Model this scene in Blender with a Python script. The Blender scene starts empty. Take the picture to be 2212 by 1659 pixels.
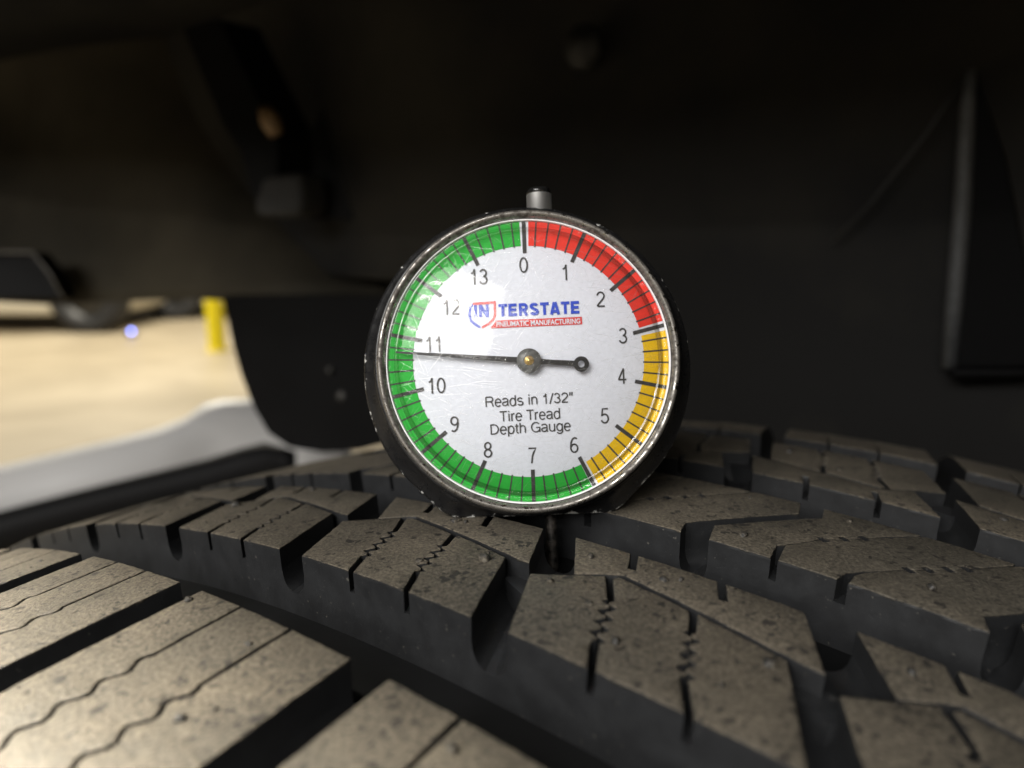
import bpy, bmesh, math, random
from mathutils import Vector, Matrix, noise
from mathutils.geometry import delaunay_2d_cdt
random.seed(7)
S = bpy.context.scene
C = S.collection
# ------------------------------------------------------------------ camera
PITCH = math.radians(11.173)
CAM_H = 0.829
FPX, CX, CY = 1597.0, 1106.0, 829.5          # photo measured at 2212 px wide
M = Matrix.Translation((0, 0, CAM_H)) @ Matrix.Rotation(-PITCH, 4, 'X')   # camera frame (x right, y forward, z up) -> world
cam = bpy.data.cameras.new('camera'); camo = bpy.data.objects.new('camera', cam); C.objects.link(camo)
cam.sensor_width = 36; cam.lens = 36 * FPX / 2212; cam.clip_start = 0.005; cam.clip_end = 100
camo.matrix_world = M @ Matrix.Rotation(math.radians(90), 4, 'X')
cam.dof.use_dof = True; cam.dof.focus_distance = 0.106; cam.dof.aperture_fstop = 13.5; cam.dof.aperture_blades = 0
S.camera = camo
# ------------------------------------------------------------------ world and exposure
W = bpy.data.worlds.new('World'); S.world = W; W.use_nodes = True
W.node_tree.nodes['Background'].inputs[0].default_value = (0.9, 0.95, 1.0, 1)
W.node_tree.nodes['Background'].inputs[1].default_value = 0.012
S.view_settings.view_transform = 'Standard'; S.view_settings.look = 'None'
S.view_settings.exposure = 0.0; S.view_settings.gamma = 1
S.render.engine = 'CYCLES'; S.cycles.use_denoising = True; S.cycles.max_bounces = 8; S.cycles.transparent_max_bounces = 16
S.cycles.sample_clamp_indirect = 4.0
# ------------------------------------------------------------------ shop lamps and an added rear fill
def area(name, loc, target, sx, sy, watts, col, roll=0):
    l = bpy.data.lights.new(name, 'AREA'); l.shape = 'RECTANGLE'; l.size = sx; l.size_y = sy; l.energy = watts; l.color = col
    o = bpy.data.objects.new(name, l); C.objects.link(o); o.location = loc
    d = Vector(target) - Vector(loc)
    o.rotation_euler = d.to_track_quat('-Z', 'Y').to_euler()
    return o
G0 = (0.0, 0.11, 0.83)
COOL = (1.0, 0.97, 0.93)
area('ceiling_panel', (-1.70, -2.60, 2.85), G0, 2.7, 2.2, 190, COOL)
area('ceiling_tube', (-1.30, -1.80, 2.72), G0, 1.3, 0.035, 9, COOL)
area('ceiling_tube', (-1.62, -2.20, 2.72), G0, 1.5, 0.035, 14, COOL)
area('ceiling_tube', (-2.75, -3.55, 2.72), G0, 1.9, 0.045, 20, COOL)
area('added_rear_fill', (-1.0, -4.6, 3.6), (-1.0, -5.4, 0), 3.0, 1.2, 90, COOL)  # added fill: lights the unseen rear wall for reflections in the chrome
area('bay_light', (-1.75, 0.05, 3.0), (-0.05, 0.0, 0.8), 0.5, 0.5, 50, (1.0, 0.93, 0.80)).data.spread = math.radians(34)   # deep reflector
area('floor_light', (-3.2, 5.5, 3.6), (-2.6, 5.0, 0), 3.0, 3.0, 410, (1.0, 0.93, 0.78))
area('side_light', (-2.4, 1.6, 3.0), (-1.2, 1.2, 0.5), 1.4, 1.4, 14, (1.0, 0.95, 0.85))

# ================================================================== helpers
def mat(name):
    m = bpy.data.materials.new(name); m.use_nodes = True
    nt = m.node_tree; b = nt.nodes['Principled BSDF']
    return m, nt, b
def nd(nt, t, **kw):
    n = nt.nodes.new(t)
    for k, v in kw.items():
        if k.startswith('_'): setattr(n, k[1:], v)
        else: n.inputs[k].default_value = v
    return n
def L(nt, a, b): nt.links.new(a, b)
def ramp(nt, src, p0, p1, c0=(0, 0, 0, 1), c1=(1, 1, 1, 1)):
    r = nt.nodes.new('ShaderNodeValToRGB'); e = r.color_ramp.elements
    e[0].position, e[1].position = p0, p1; e[0].color, e[1].color = c0, c1
    L(nt, src, r.inputs[0]); return r.outputs[0]
def mix(nt, f, a, b, mode='MIX'):
    m = nt.nodes.new('ShaderNodeMix'); m.data_type = 'RGBA'; m.blend_type = mode
    if hasattr(f, 'is_output'): L(nt, f, m.inputs[0])
    else: m.inputs[0].default_value = f
    for i, v in ((6, a), (7, b)):
        if hasattr(v, 'is_output'): L(nt, v, m.inputs[i])
        else: m.inputs[i].default_value = (*v, 1) if len(v) == 3 else v
    return m.outputs[2]
def math_(nt, op, a, b=None, clamp=False):
    m = nt.nodes.new('ShaderNodeMath'); m.operation = op; m.use_clamp = clamp
    for i, v in ((0, a), (1, b)):
        if v is None: continue
        if hasattr(v, 'is_output'): L(nt, v, m.inputs[i])
        else: m.inputs[i].default_value = v
    return m.outputs[0]
def objco(nt):
    return nt.nodes.new('ShaderNodeTexCoord').outputs['Object']
def noise_(nt, co, scale, detail=4, rough=.55, dist=0):
    n = nd(nt, 'ShaderNodeTexNoise', Scale=scale, Detail=detail, Roughness=rough, Distortion=dist)
    L(nt, co, n.inputs['Vector']); return n.outputs[0]
def bump(nt, b, h, strength, dist):
    n = nd(nt, 'ShaderNodeBump', Strength=strength, Distance=dist); L(nt, h, n.inputs['Height'])
    L(nt, n.outputs[0], b.inputs['Normal']); return n
def plain(name, col, rough=.5, metal=0, nscale=None, namt=.25, bstr=0, bdist=.0002, spec=.5):
    m, nt, b = mat(name); b.inputs['Roughness'].default_value = rough; b.inputs['Metallic'].default_value = metal
    b.inputs['Specular IOR Level'].default_value = spec
    co = objco(nt); n = noise_(nt, co, nscale or 40)
    f = ramp(nt, n, .3, .7)
    c = mix(nt, f, tuple(x * (1 - namt) for x in col), tuple(min(1, x * (1 + namt)) for x in col))
    L(nt, c, b.inputs['Base Color'])
    if bstr: bump(nt, b, n, bstr, bdist)
    return m

def link(name, me, parent=None, m=None, mw=None):
    o = bpy.data.objects.new(name, me); C.objects.link(o)
    if m and not me.materials: me.materials.append(m)
    if parent is not None: o.parent = parent; o.matrix_parent_inverse = parent.matrix_basis.inverted()   # every basis here is a world matrix
    if mw is not None: o.matrix_basis = mw
    return o
def from_bm(name, bm, parent=None, m=None, mw=None, smooth=False):
    me = bpy.data.meshes.new(name)
    bm.normal_update(); bm.to_mesh(me); bm.free()
    if smooth:
        for p in me.polygons: p.use_smooth = True
    return link(name, me, parent, m, mw)
def tag(o, label=None, cat=None, group=None, kind=None):
    if label: o['label'] = label
    if cat: o['category'] = cat
    if group: o['group'] = group
    if kind: o['kind'] = kind
    return o
def empty(name, loc):
    o = bpy.data.objects.new(name, None); C.objects.link(o); o.empty_display_size = .02
    o.matrix_world = Matrix.Translation(loc); return o
def lathe(bm, prof, n=96, closed=False, mi=0):
    """prof: (r, z) list, revolved about z"""
    rings = []
    for r, z in prof:
        if r < 1e-9: rings.append([bm.verts.new((0, 0, z))])
        else: rings.append([bm.verts.new((r * math.cos(2 * math.pi * i / n), r * math.sin(2 * math.pi * i / n), z)) for i in range(n)])
    pr = list(zip(rings, rings[1:])) + ([(rings[-1], rings[0])] if closed else [])
    for A, B in pr:
        for i in range(n):
            j = (i + 1) % n
            if len(A) == 1 and len(B) == 1: continue
            if len(A) == 1: f = (A[0], B[j], B[i])
            elif len(B) == 1: f = (A[i], A[j], B[0])
            else: f = (A[i], A[j], B[j], B[i])
            try: bm.faces.new(f).material_index = mi
            except ValueError: pass
    return bm
def boxbm(bm, x0, x1, y0, y1, z0, z1, mw=None):
    v = [bm.verts.new(p) for p in ((x0,y0,z0),(x1,y0,z0),(x1,y1,z0),(x0,y1,z0),(x0,y0,z1),(x1,y0,z1),(x1,y1,z1),(x0,y1,z1))]
    if mw:
        for q in v: q.co = mw @ q.co
    for f in ((0,3,2,1),(4,5,6,7),(0,1,5,4),(1,2,6,5),(2,3,7,6),(3,0,4,7)): bm.faces.new([v[i] for i in f])
    return v
def bevel(bm, w, seg=2):
    bmesh.ops.bevel(bm, geom=bm.edges[:], offset=w, segments=seg, affect='EDGES', profile=.5)
def tube(bm, pts, rads, n=16, cap=True):
    pts = [Vector(p) for p in pts]
    if not hasattr(rads, '__len__'): rads = [rads] * len(pts)
    prev = None; up = Vector((0.13, .21, .97))
    for k, p in enumerate(pts):
        t = (pts[min(k + 1, len(pts) - 1)] - pts[max(k - 1, 0)]).normalized()
        x = t.cross(up).normalized(); y = t.cross(x)
        ring = [bm.verts.new(p + (x * math.cos(2 * math.pi * i / n) + y * math.sin(2 * math.pi * i / n)) * rads[k]) for i in range(n)]
        if prev:
            for i in range(n): bm.faces.new((prev[i], prev[(i + 1) % n], ring[(i + 1) % n], ring[i]))
        elif cap: bm.faces.new(ring[::-1])
        prev = ring
    if cap: bm.faces.new(prev)
def at(px, py, Y):
    """point at depth Y (m along the lens axis) seen at photo pixel px,py"""
    return M @ Vector(((px - CX) / FPX * Y, Y, -(py - CY) / FPX * Y))
def sheet(bm, pts, thick, nrm):
    """closed plate: polygon of world points, given thickness along nrm"""
    nrm = Vector(nrm).normalized()
    A = [bm.verts.new(p) for p in pts]; B = [bm.verts.new(Vector(p) + nrm * thick) for p in pts]
    bm.faces.new(A); bm.faces.new(B[::-1])
    n = len(pts)
    for i in range(n): bm.faces.new((A[i], B[i], B[(i + 1) % n], A[(i + 1) % n]))
    bmesh.ops.recalc_face_normals(bm, faces=bm.faces[:])

# ================================================================== materials
def make_rubber():
    m, nt, b = mat('tread_rubber')
    co = objco(nt)
    at_ = nt.nodes.new('ShaderNodeAttribute'); at_.attribute_name = 'dust'
    fine = noise_(nt, co, 2200, 3, .6); mid = noise_(nt, co, 300, 5, .65); big = noise_(nt, co, 45, 4)
    # dust film over the tops, fraying over the edge
    e = math_(nt, 'ADD', at_.outputs['Fac'], math_(nt, 'MULTIPLY', math_(nt, 'SUBTRACT', mid, .5), 1.1))
    dust = ramp(nt, e, .42, .62)
    c_dust = mix(nt, ramp(nt, big, .3, .7), (.040, .035, .027), (.070, .061, .0475))
    c_dust = mix(nt, ramp(nt, fine, .38, .72), c_dust, (.150, .130, .098))
    patch = ramp(nt, noise_(nt, co, 28, 4, .6, .4), .34, .66)
    c_dust = mix(nt, 1.0, c_dust, mix(nt, patch, (.66, .68, .70), (1.15, 1.12, 1.08)), 'MULTIPLY')
    # bare spots where the film is missing
    vo = nd(nt, 'ShaderNodeTexVoronoi', Scale=800.0, Randomness=1.0); 
    wob = nd(nt, 'ShaderNodeTexNoise', Scale=500.0, Detail=2.0); L(nt, co, wob.inputs['Vector'])
    add = nt.nodes.new('ShaderNodeMixRGB'); add.blend_type = 'LINEAR_LIGHT'; add.inputs[0].default_value = .0016
    L(nt, co, add.inputs[1]); L(nt, wob.outputs['Color'], add.inputs[2]); L(nt, add.outputs[0], vo.inputs['Vector'])
    vsz = math_(nt, 'MULTIPLY', nt.nodes.new('ShaderNodeSeparateColor').outputs[0], 1)
    sep = [n for n in nt.nodes if n.bl_idname == 'ShaderNodeSeparateColor'][0]; L(nt, vo.outputs['Color'], sep.inputs[0])
    thr = math_(nt, 'MULTIPLY', math_(nt, 'POWER', sep.outputs[0], 1.3), .44)
    spot = math_(nt, 'LESS_THAN', vo.outputs['Distance'], thr)
    spot = math_(nt, 'MULTIPLY', spot, ramp(nt, noise_(nt, co, 110, 3), .42, .48))
    c_dust = mix(nt, math_(nt, 'MULTIPLY', spot, .9), c_dust, (.018, .016, .014))
    v2 = nd(nt, 'ShaderNodeTexVoronoi', Scale=1500.0); L(nt, add.outputs[0], v2.inputs['Vector'])
    dots = math_(nt, 'MULTIPLY', ramp(nt, v2.outputs['Distance'], .16, .30, (1, 1, 1, 1), (0, 0, 0, 1)), ramp(nt, noise_(nt, co, 160, 3), .40, .52))
    c_dust = mix(nt, math_(nt, 'MULTIPLY', dots, .75), c_dust, (.02, .018, .016))
    c_rub = mix(nt, ramp(nt, mid, .35, .75), (.0105, .0110, .0120), (.019, .0200, .0215))
    grain = ramp(nt, noise_(nt, co, 1500, 2, .5), .71, .76)
    c_rub = mix(nt, math_(nt, 'MULTIPLY', grain, .5), c_rub, (.15, .14, .12))
    L(nt, mix(nt, dust, c_rub, c_dust), b.inputs['Base Color'])
    r = mix(nt, dust, (.5, .5, .5), mix(nt, patch, (.58,) * 3, (.8,) * 3)); L(nt, r, b.inputs['Roughness'])
    b.inputs['Specular IOR Level'].default_value = .42
    h = math_(nt, 'ADD', math_(nt, 'MULTIPLY', fine, .5), math_(nt, 'MULTIPLY', mid, .5))
    h = math_(nt, 'SUBTRACT', h, math_(nt, 'MULTIPLY', spot, .6))
    bump(nt, b, math_(nt, 'MULTIPLY', h, math_(nt, 'ADD', .12, math_(nt, 'MULTIPLY', dust, .88))), .8, .0004)
    return m
M_RUB = make_rubber()
M_SIDE = plain('sidewall_rubber', (.006, .0063, .0068), .7, nscale=60, bstr=.2, bdist=.001, spec=.12)

# ================================================================== TIRE
R, KC, W0 = .395, .668, .0266
A_ = Vector((0.62864785, 0.76295086, 0.15069128)).normalized()
CC = Vector((-0.00152424, 0.15850715, -0.41411202))
UP = (Vector((0, 0, 1)) - A_ * A_.z).normalized(); TN = A_.cross(UP)
Aw, UPw, TNw = (M.to_3x3() @ A_), (M.to_3x3() @ UP), (M.to_3x3() @ TN)
Cw = M @ CC
DEPTH = 9.6                                   # mm, tread depth
def drop(w):                                  # metres
    d = KC * (w - W0) ** 2
    if w < -.034: d += 9.0 * (-.034 - w) ** 2
    if w > .140: d += 9.0 * (w - .140) ** 2
    return d
def tp(s, w, h=0.0):
    """tread point: s along the circumference, w along the axle, h above the worn-in top surface, all mm"""
    s, w, h = s / 1000, w / 1000, h / 1000
    th = s / R; r = R - drop(w) + h
    return Cw + Aw * w + (UPw * math.cos(th) + TNw * math.sin(th)) * r

tire = empty('tire', (Cw.x, Cw.y, 0))
tag(tire, 'dusty black all-terrain tire with deep tread blocks, under the dial gauge', 'tire')

def dense(poly, step=2.5):
    out = []
    n = len(poly)
    for i in range(n):
        a, b = poly[i], poly[(i + 1) % n]
        d = math.hypot(b[0] - a[0], b[1] - a[1]); k = max(1, int(math.ceil(d / step)))
        for j in range(k):
            t = j / k; out.append(tuple(a[q] + (b[q] - a[q]) * t for q in range(2)))
    return out
def area2(p):
    return sum(p[i][0] * p[(i + 1) % len(p)][1] - p[(i + 1) % len(p)][0] * p[i][1] for i in range(len(p)))
def inset(p, d):
    n = len(p); out = []
    for i in range(n):
        a, b, c = Vector(p[i - 1]), Vector(p[i]), Vector(p[(i + 1) % n])
        e1 = (b - a); e2 = (c - b)
        if e1.length < 1e-6 or e2.length < 1e-6: out.append(tuple(b)); continue
        n1 = Vector((-e1.y, e1.x)).normalized(); n2 = Vector((-e2.y, e2.x)).normalized()
        m = n1 + n2
        if m.length < .3: out.append(tuple(b + n1 * d)); continue
        d_ = d if min(e1.length, e2.length) > .62 else min(d, .05)     # keep the fine zigzag teeth
        m.normalize(); k = min(1.6, 1 / max(.3, m.dot(n1)))
        out.append(tuple(b + m * d_ * k))
    return out
fine_ = True
def rag(p, a=.11):
    return [(x + a * noise.noise(Vector((x * .8, y * .8, 1.7))) + a * .6 * noise.noise(Vector((x * 2.3, y * 2.3, 5.1))), y + a * noise.noise(Vector((x * .8, y * .8, 9.3))) + a * .6 * noise.noise(Vector((x * 2.3, y * 2.3, 7.7)))) for x, y in p]
def prism(bm, dl, poly, h0, h1, bev=.22, jit=.0, foot=None, cap=True):
    """extrude poly (mm) from height h0 to h1 (mm, 0 = groove floor); foot=(ds function) swells the lowest ring"""
    if area2(poly) < 0: poly = poly[::-1]
    p = dense(poly, 1.3 if abs(h1 - DEPTH) < 1e-6 and fine_ else 2.5); n = len(p)
    levels = []
    if foot:
        gap, bot = foot
        for f, hh in ((.46, 0), (.30, .35), (.16, .9), (.05, 1.8), (0, 3.0)):
            if h0 + hh < h1 - .3: levels.append((h0 + hh, [(q[0] + gap * f * side(q), q[1]) for q in p], 0))
        def_side = None
    else: levels.append((h0, p, 0))
    top_is = abs(h1 - DEPTH) < 1e-6
    if top_is and cap:
        if h1 - 1.1 > h0 + .3: levels.append((h1 - 1.1, p, 0.0))
        levels.append((h1 - .55, p, .2)); levels.append((h1 - bev, p, .42))
        pr_ = rag(p) if fine_ else p
        levels.append((h1 - bev * .3, inset(pr_, bev * .45), .8))
        levels.append((h1, inset(pr_, bev * 1.15), 1.0))
    else: levels.append((h1, p, 0))
    prev = None
    for hh, q, du in levels:
        ring = []
        for x, y in q:
            j = 0
            if jit and hh > h1 - 1: j = jit * noise.noise(Vector((x * .9, y * .9, 3.1)))
            v = bm.verts.new(tp(x, y, hh - DEPTH + j)); v[dl] = du; ring.append(v)
        if prev:
            for i in range(n): bm.faces.new((prev[i], prev[(i + 1) % n], ring[(i + 1) % n], ring[i]))
        prev = ring
    if cap:
        q = levels[-1][1]; nn = len(q)
        vs, _, fs, ov, _, _ = delaunay_2d_cdt([Vector(p_) for p_ in q], [(i_, (i_ + 1) % nn) for i_ in range(nn)], [], 1, 1e-5)
        vm = []
        for v_, o_ in zip(vs, ov):
            if o_: vm.append(prev[o_[0]])
            else:
                nv = bm.verts.new(tp(v_.x, v_.y, h1 - DEPTH)); nv[dl] = levels[-1][2]; vm.append(nv)
        for f_ in fs:
            t_ = [vm[k_] for k_ in f_]
            if len(set(t_)) == 3:
                try: bm.faces.new(t_)
                except ValueError: pass
_lr = None
def side(q):
    """-1 for points on the left end wall, +1 on the right end wall of the current block"""
    (l, r) = _lr
    def dist(pl):
        best = 9
        for a, b in zip(pl, pl[1:]):
            a, b, P = Vector(a[:2]), Vector(b[:2]), Vector(q); ab = b - a
            t = max(0, min(1, (P - a).dot(ab) / ab.length_squared)); best = min(best, (a + ab * t - P).length)
        return best
    if dist(l) < .05: return -1
    if dist(r) < .05: return 1
    return 0

def zig(a, b, n, amp, g, ph=1):
    out = []; m = n * 6
    d = Vector((b[0] - a[0], b[1] - a[1])).normalized(); nx, ny = d.y, -d.x
    for i in range(m + 1):
        t = i / m; x = a[0] + (b[0] - a[0]) * t; y = a[1] + (b[1] - a[1]) * t
        u = math.sin(2 * math.pi * n * t) * ph; o = amp * (u * .8 + .2 * abs(u) * u)
        out.append((x + o * nx, y + o * ny, g))
    return out
def off(c, sg):
    """shift a cut sideways by half its gap; a negative gap marks a pit, opened square to the slanting sipe"""
    return [(s + sg * g / 2, w) if g >= 0 else (s - sg * g / 2 * .78, w + sg * g / 2 * .62) for s, w, g in c]
def slabs(cuts, bots, tops):
    """cuts: polylines (s, w, gap) running from the low-w edge to the high-w edge"""
    res = []
    for i in range(len(cuts) - 1):
        a, b = cuts[i], cuts[i + 1]
        la = off(a, 1 if i > 0 else 0)
        rb = off(b, -1 if i < len(cuts) - 2 else 0)
        poly = la[:1] + [q for q in bots[i]] + rb + [q for q in tops[i]][::-1] + la[:0:-1]
        res.append(poly)
    return res
def warp(fn, obj):
    if isinstance(obj, tuple): return fn(*obj)
    return [warp(fn, o) for o in obj]

def new_block():
    bm = bmesh.new(); dl = bm.verts.layers.float.new('dust'); return bm, dl
def end_block(bm, name='tread_block'):
    bmesh.ops.recalc_face_normals(bm, faces=bm.faces[:])
    o = from_bm(name, bm, tire, M_RUB, smooth=True); o.data.set_sharp_from_angle(angle=math.radians(32)); return o

def rib2_shape(f):
    """f maps the reference block (s 6.2..44.1, w 0..25.7) to its place"""
    g = 1.0
    left = [(12.3, 0, 0), (5.7, 12.5, 0)]
    s1 = [(23.2, 0, g), (20.9, 4.1, g)] + zig((20.9, 4.2), (17.5, 13.0), 4, .62, g * .95) + [(14.2, 17.9, g)]
    s2 = [(33.9, 0, g), (31.1, 4.6, g)] + zig((31.1, 4.7), (28.0, 12.9), 4, .62, g * .95) + [(26.3, 16.7, g)]
    right = [(44.7, 0, 0), (37.9, 14.5, 0)]
    fr = slabs([left, s1, s2, right], [[], [], []], [[(9.7, 15.0)], [(15.3, 18.6)], []])
    def slit(s): return [(s + .55, 25.7), (s + 2.55, 21.6), (s + 1.45, 21.5), (s - .55, 25.7)]
    back = [(10.2, 15.9), (14.0, 18.65), (15.4, 19.45), (26.3, 17.5), (37.9, 15.35), (41.6, 14.9), (36.0, 25.7)] + slit(25.8) + slit(13.4) + [(3.8, 25.7)]
    base = [(12.3, 0), (44.7, 0), (37.9, 14.5), (41.6, 14.7), (36.0, 25.7), (3.8, 25.7), (10.0, 15.7), (5.7, 12.5)]
    l = [(12.3, 0), (5.7, 12.5), (10.0, 15.7), (3.8, 25.7)]; r = [(44.7, 0), (37.9, 14.5), (41.6, 14.7), (36.0, 25.7)]
    tie = [(37.7, 14.0), (43.4, 11.4), (47.2, 14.6), (41.4, 16.6)]
    F = lambda o: [f(*q) for q in o]
    return [F(p) for p in fr] + [F(back)], F(base), F(l), F(r), F(tie)

TOPS = []
def on_top(s, w, m=.7):
    for p in TOPS:
        ins = False
        for i in range(len(p)):
            (x0, y0), (x1, y1) = p[i - 1], p[i]
            if (y0 > w) != (y1 > w) and s < (x1 - x0) * (w - y0) / (y1 - y0) + x0: ins = not ins
        if ins: return all(math.hypot(x - s, y - w) > m for x, y in dense(p, 1.0))
    return False
def place(shape, gap, h_ring, h_slab, flip=False):
    global _lr
    sl, base, l, r, tie = shape
    _lr = (r, l) if flip else (l, r)
    bm, dl = new_block()
    prism(bm, dl, base, h_ring, h_slab, foot=(gap, 0))
    TOPS.extend(sl)
    for p in sl: prism(bm, dl, p, h_slab, DEPTH, bev=.18)
    if tie: prism(bm, dl, tie, h_ring, 6.9, bev=.2)
    return end_block(bm)

# pitch boundaries measured in the photograph (they vary, as on a real tire), continued both ways
def extend(lst, lo, hi, p=37.2):
    while lst[0] > lo: lst.insert(0, lst[0] - p)
    while lst[-1] < hi: lst.append(lst[-1] + p)
    return lst
P1 = extend([-66.5, -30.4, 3.7, 39.9, 77.0], -215, 215)
P2 = extend([-66.5, -29.6, 6.2, 44.1, 82.0], -215, 215)
P3 = extend([-57.5, -24.6, 13.2, 52.0, 90.8], -215, 215)
P4 = extend([-36.0, 1.2, 38.2, 75.5, 113.0], -215, 215)
P5 = extend([-42.0, -4.8, 32.4, 72.5, 110.0], -215, 215)

for a, b in zip(P2, P2[1:]):
    k = (b - a) / 37.9
    place(rib2_shape(lambda s, w, a=a, k=k: (a + (s - 6.2) * k, w)), 4.5, 3.4, 6.5)
for a, b in zip(P4, P4[1:]):
    k = (b - a) / 37.9
    place(rib2_shape(lambda s, w, b=b, k=k: (b + 2.2 - (s - 6.2) * k, 75.5 + (25.7 - w) * 34.5 / 25.7)), 4.0, 3.4, 6.5, flip=True)
# rib 3, the centre rib: chevron blocks with pitted sipes
for a, b in zip(P3, P3[1:]):
    k = (b - a) / 38.8
    f = lambda s, w, a=a, k=k: (a + (s - 52.0) * k, w)
    def holes(pts, g0, gh):
        out = []
        for s, w in pts:
            d = .52
            out += [(s + .62 * q * d, w + .78 * q * d, g_) for q, g_ in ((-1.02, g0), (-1, -gh), (1, -gh), (1.02, g0))]
        return out
    t = .12
    left = [(56.8, 37.2, 0), (55.1, 42.8, 0), (66.2, 58.4, 0), (65.1, 63, 0)]
    s1 = [(66.2, 37.2, 1.0), (65.3, 42.2, 1.0), (65.6, 42.9, .3), (67.6, 46.6, t)] + holes([(69.0, 49.2), (71.2, 51.9), (73.3, 54.5)], t, 1.7) + [(75.4, 57.3, .35), (79.2, 62.2, .35), (79.8, 63, .7)]
    s2 = [(75.0, 37.2, 1.4), (75.2, 40.0, 1.0), (76.2, 41.8, .35), (79.5, 46.2, .2)] + holes([(80.6, 47.6), (82.6, 49.9), (84.6, 52.3), (86.5, 54.7)], t, 1.7) + [(88.2, 57.2, .3), (91.4, 62.0, .3), (92.0, 63, 1.0)]
    right = [(91.2, 37.2, 0), (90.2, 41.1, 0), (101.7, 57.6, 0), (100.2, 63, 0)]
    sl = slabs([left, s1, s2, right], [[], [], []], [[], [], []])
    base = [q[:2] for q in left] + [q[:2] for q in right][::-1]
    F = lambda o: [f(*q) for q in o]
    place(([F(p) for p in sl], F(base), F([q[:2] for q in left]), F([q[:2] for q in right]), None), 4.0, 2.4, 6.4)
# rib 1, the outer shoulder
M1 = .10
for i, (a, b) in enumerate(zip(P1, P1[1:])):
    k = (b - a) / 36.2
    sh = lambda s, w: (a + (s - 3.7) * k + M1 * (-13.5 - w), w)
    def ed(s): return [(*sh(s, -62), 0), (*sh(s, -13.5), 0)]
    def sp(s, ph):
        return [(*sh(s + .2, -62), .35), (*sh(s + .3, -56), .35)] + zig(sh(s + .2, -54), sh(s, -25.0), 7, .66, .62, ph) + [(*sh(s, -24.2), .5), (*sh(s, -13.5), .6)]
    cuts = [ed(9.6), sp(19.0, 1), sp(29.3, -1), ed(39.9)]
    sl = slabs(cuts, [[], [], []], [[], [], []])
    base = [q[:2] for q in cuts[0]] + [q[:2] for q in cuts[-1]][::-1]
    place((sl, base, [q[:2] for q in cuts[0]], [q[:2] for q in cuts[-1]], None), 5.5, 1.5, 6.4)
# rib 5, the inner shoulder
for a, b in zip(P5, P5[1:]):
    k = (b - a) / 37.2
    sh = lambda s, w: (a + s * k - .28 * (w - 122), w)
    def ed(s): return [(*sh(s, 122), 0), (*sh(s, 168), 0)]
    def sp(s): return [(*sh(s, 122), .5), (*sh(s, 132), .4)] + zig(sh(s, 133), sh(s, 160), 7, .7, .34) + [(*sh(s, 168), .35)]
    cuts = [ed(5.6), sp(15.5), sp(26), ed(37.2)]
    sl = slabs(cuts, [[], [], []], [[], [], []])
    base = [q[:2] for q in cuts[0]] + [q[:2] for q in cuts[-1]][::-1]
    place((sl, base, [q[:2] for q in cuts[0]], [q[:2] for q in cuts[-1]], None), 5.5, 1.5, 6.4)

# continuous lower part of each rib, and the rest of the ring
def band(name, w0, w1, h, s0, s1, step=3.0):
    bm, dl = new_block(); n = max(2, int((s1 - s0) / step)); prev = None
    ws = [(w0, 0), (w0, h)] + [(w0 + (w1 - w0) * j / 4, h) for j in (1, 2, 3)] + [(w1, h), (w1, 0)]
    for i in range(n + 1):
        s = s0 + (s1 - s0) * i / n
        ring = [bm.verts.new(tp(s, w, hh - DEPTH)) for w, hh in ws]
        if prev:
            for j in range(len(ws) - 1): bm.faces.new((prev[j], ring[j], ring[j + 1], prev[j + 1]))
        prev = ring
    return end_block(bm, name)
FULL = 2 * math.pi * R * 1000
for w0, w1, h in ((-62, -13.5, 1.5), (0, 25.7, 3.4), (37.2, 63, 2.4), (75.5, 110, 3.4), (122, 168, 1.5)):
    band('rib_base', w0, w1, h, -FULL / 2, FULL / 2)
fine_ = False
bm, dl = new_block()
for w0, w1, pl in ((-62, -13.5, P1), (0, 25.7, P2), (37.2, 63, P3), (75.5, 110, P4), (122, 168, P5)):
    s = pl[-1]; end = pl[0] + FULL; n = round((end - s) / 37.2); st = (end - s) / n
    for i in range(n):
        q = s + i * st
        prism(bm, dl, [(q + 5.5, w0), (q + st, w0), (q + st, w1), (q + 5.5, w1)], 1.0, DEPTH)
tag(end_block(bm, 'tread_ring'), kind='stuff')
# carcass: groove floor and both sidewalls, one closed ring
def carcass():
    bm = bmesh.new(); prof = []
    for i in range(37):
        w = -66 + (172 + 66) * i / 36; prof.append((w, R - drop(w / 1000) - DEPTH / 1000))
    far = [(180, .352), (190, .325), (192, .30), (184, .265), (168, .237), (150, .232)]
    near = [(w_ * -1 + 106, r_) for w_, r_ in far][::-1]
    prof = prof + far + near
    n = 240; rings = []
    for i in range(n):
        th = 2 * math.pi * i / n; d = UPw * math.cos(th) + TNw * math.sin(th)
        rings.append([bm.verts.new(Cw + Aw * (w / 1000) + d * r) for w, r in prof])
    m = len(prof)
    for i in range(n):
        A, B = rings[i], rings[(i + 1) % n]
        for j in range(m): bm.faces.new((A[j], B[j], B[(j + 1) % m], A[(j + 1) % m]))
    bmesh.ops.recalc_face_normals(bm, faces=bm.faces[:])
    return from_bm('carcass', bm, tire, M_SIDE, smooth=True)
carcass()
# wheel under the tire
def wheel():
    bm = bmesh.new()
    lathe(bm, [(0, .06), (.06, .06), (.08, .045), (.19, .03), (.205, .045), (.232, .05), (.236, .056), (.232, -.156), (.205, -.15), (.20, -.02), (0, -.02)], 64)
    q = Matrix((( *TNw, 0), (*UPw, 0), (*(-Aw), 0), (0, 0, 0, 1))).transposed(); q.translation = Cw
    for v in bm.verts: v.co = q @ v.co
    return from_bm('rim', bm, tire, plain('alloy', (.35, .35, .36), .35, 1.0), smooth=False)
wheel()

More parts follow.
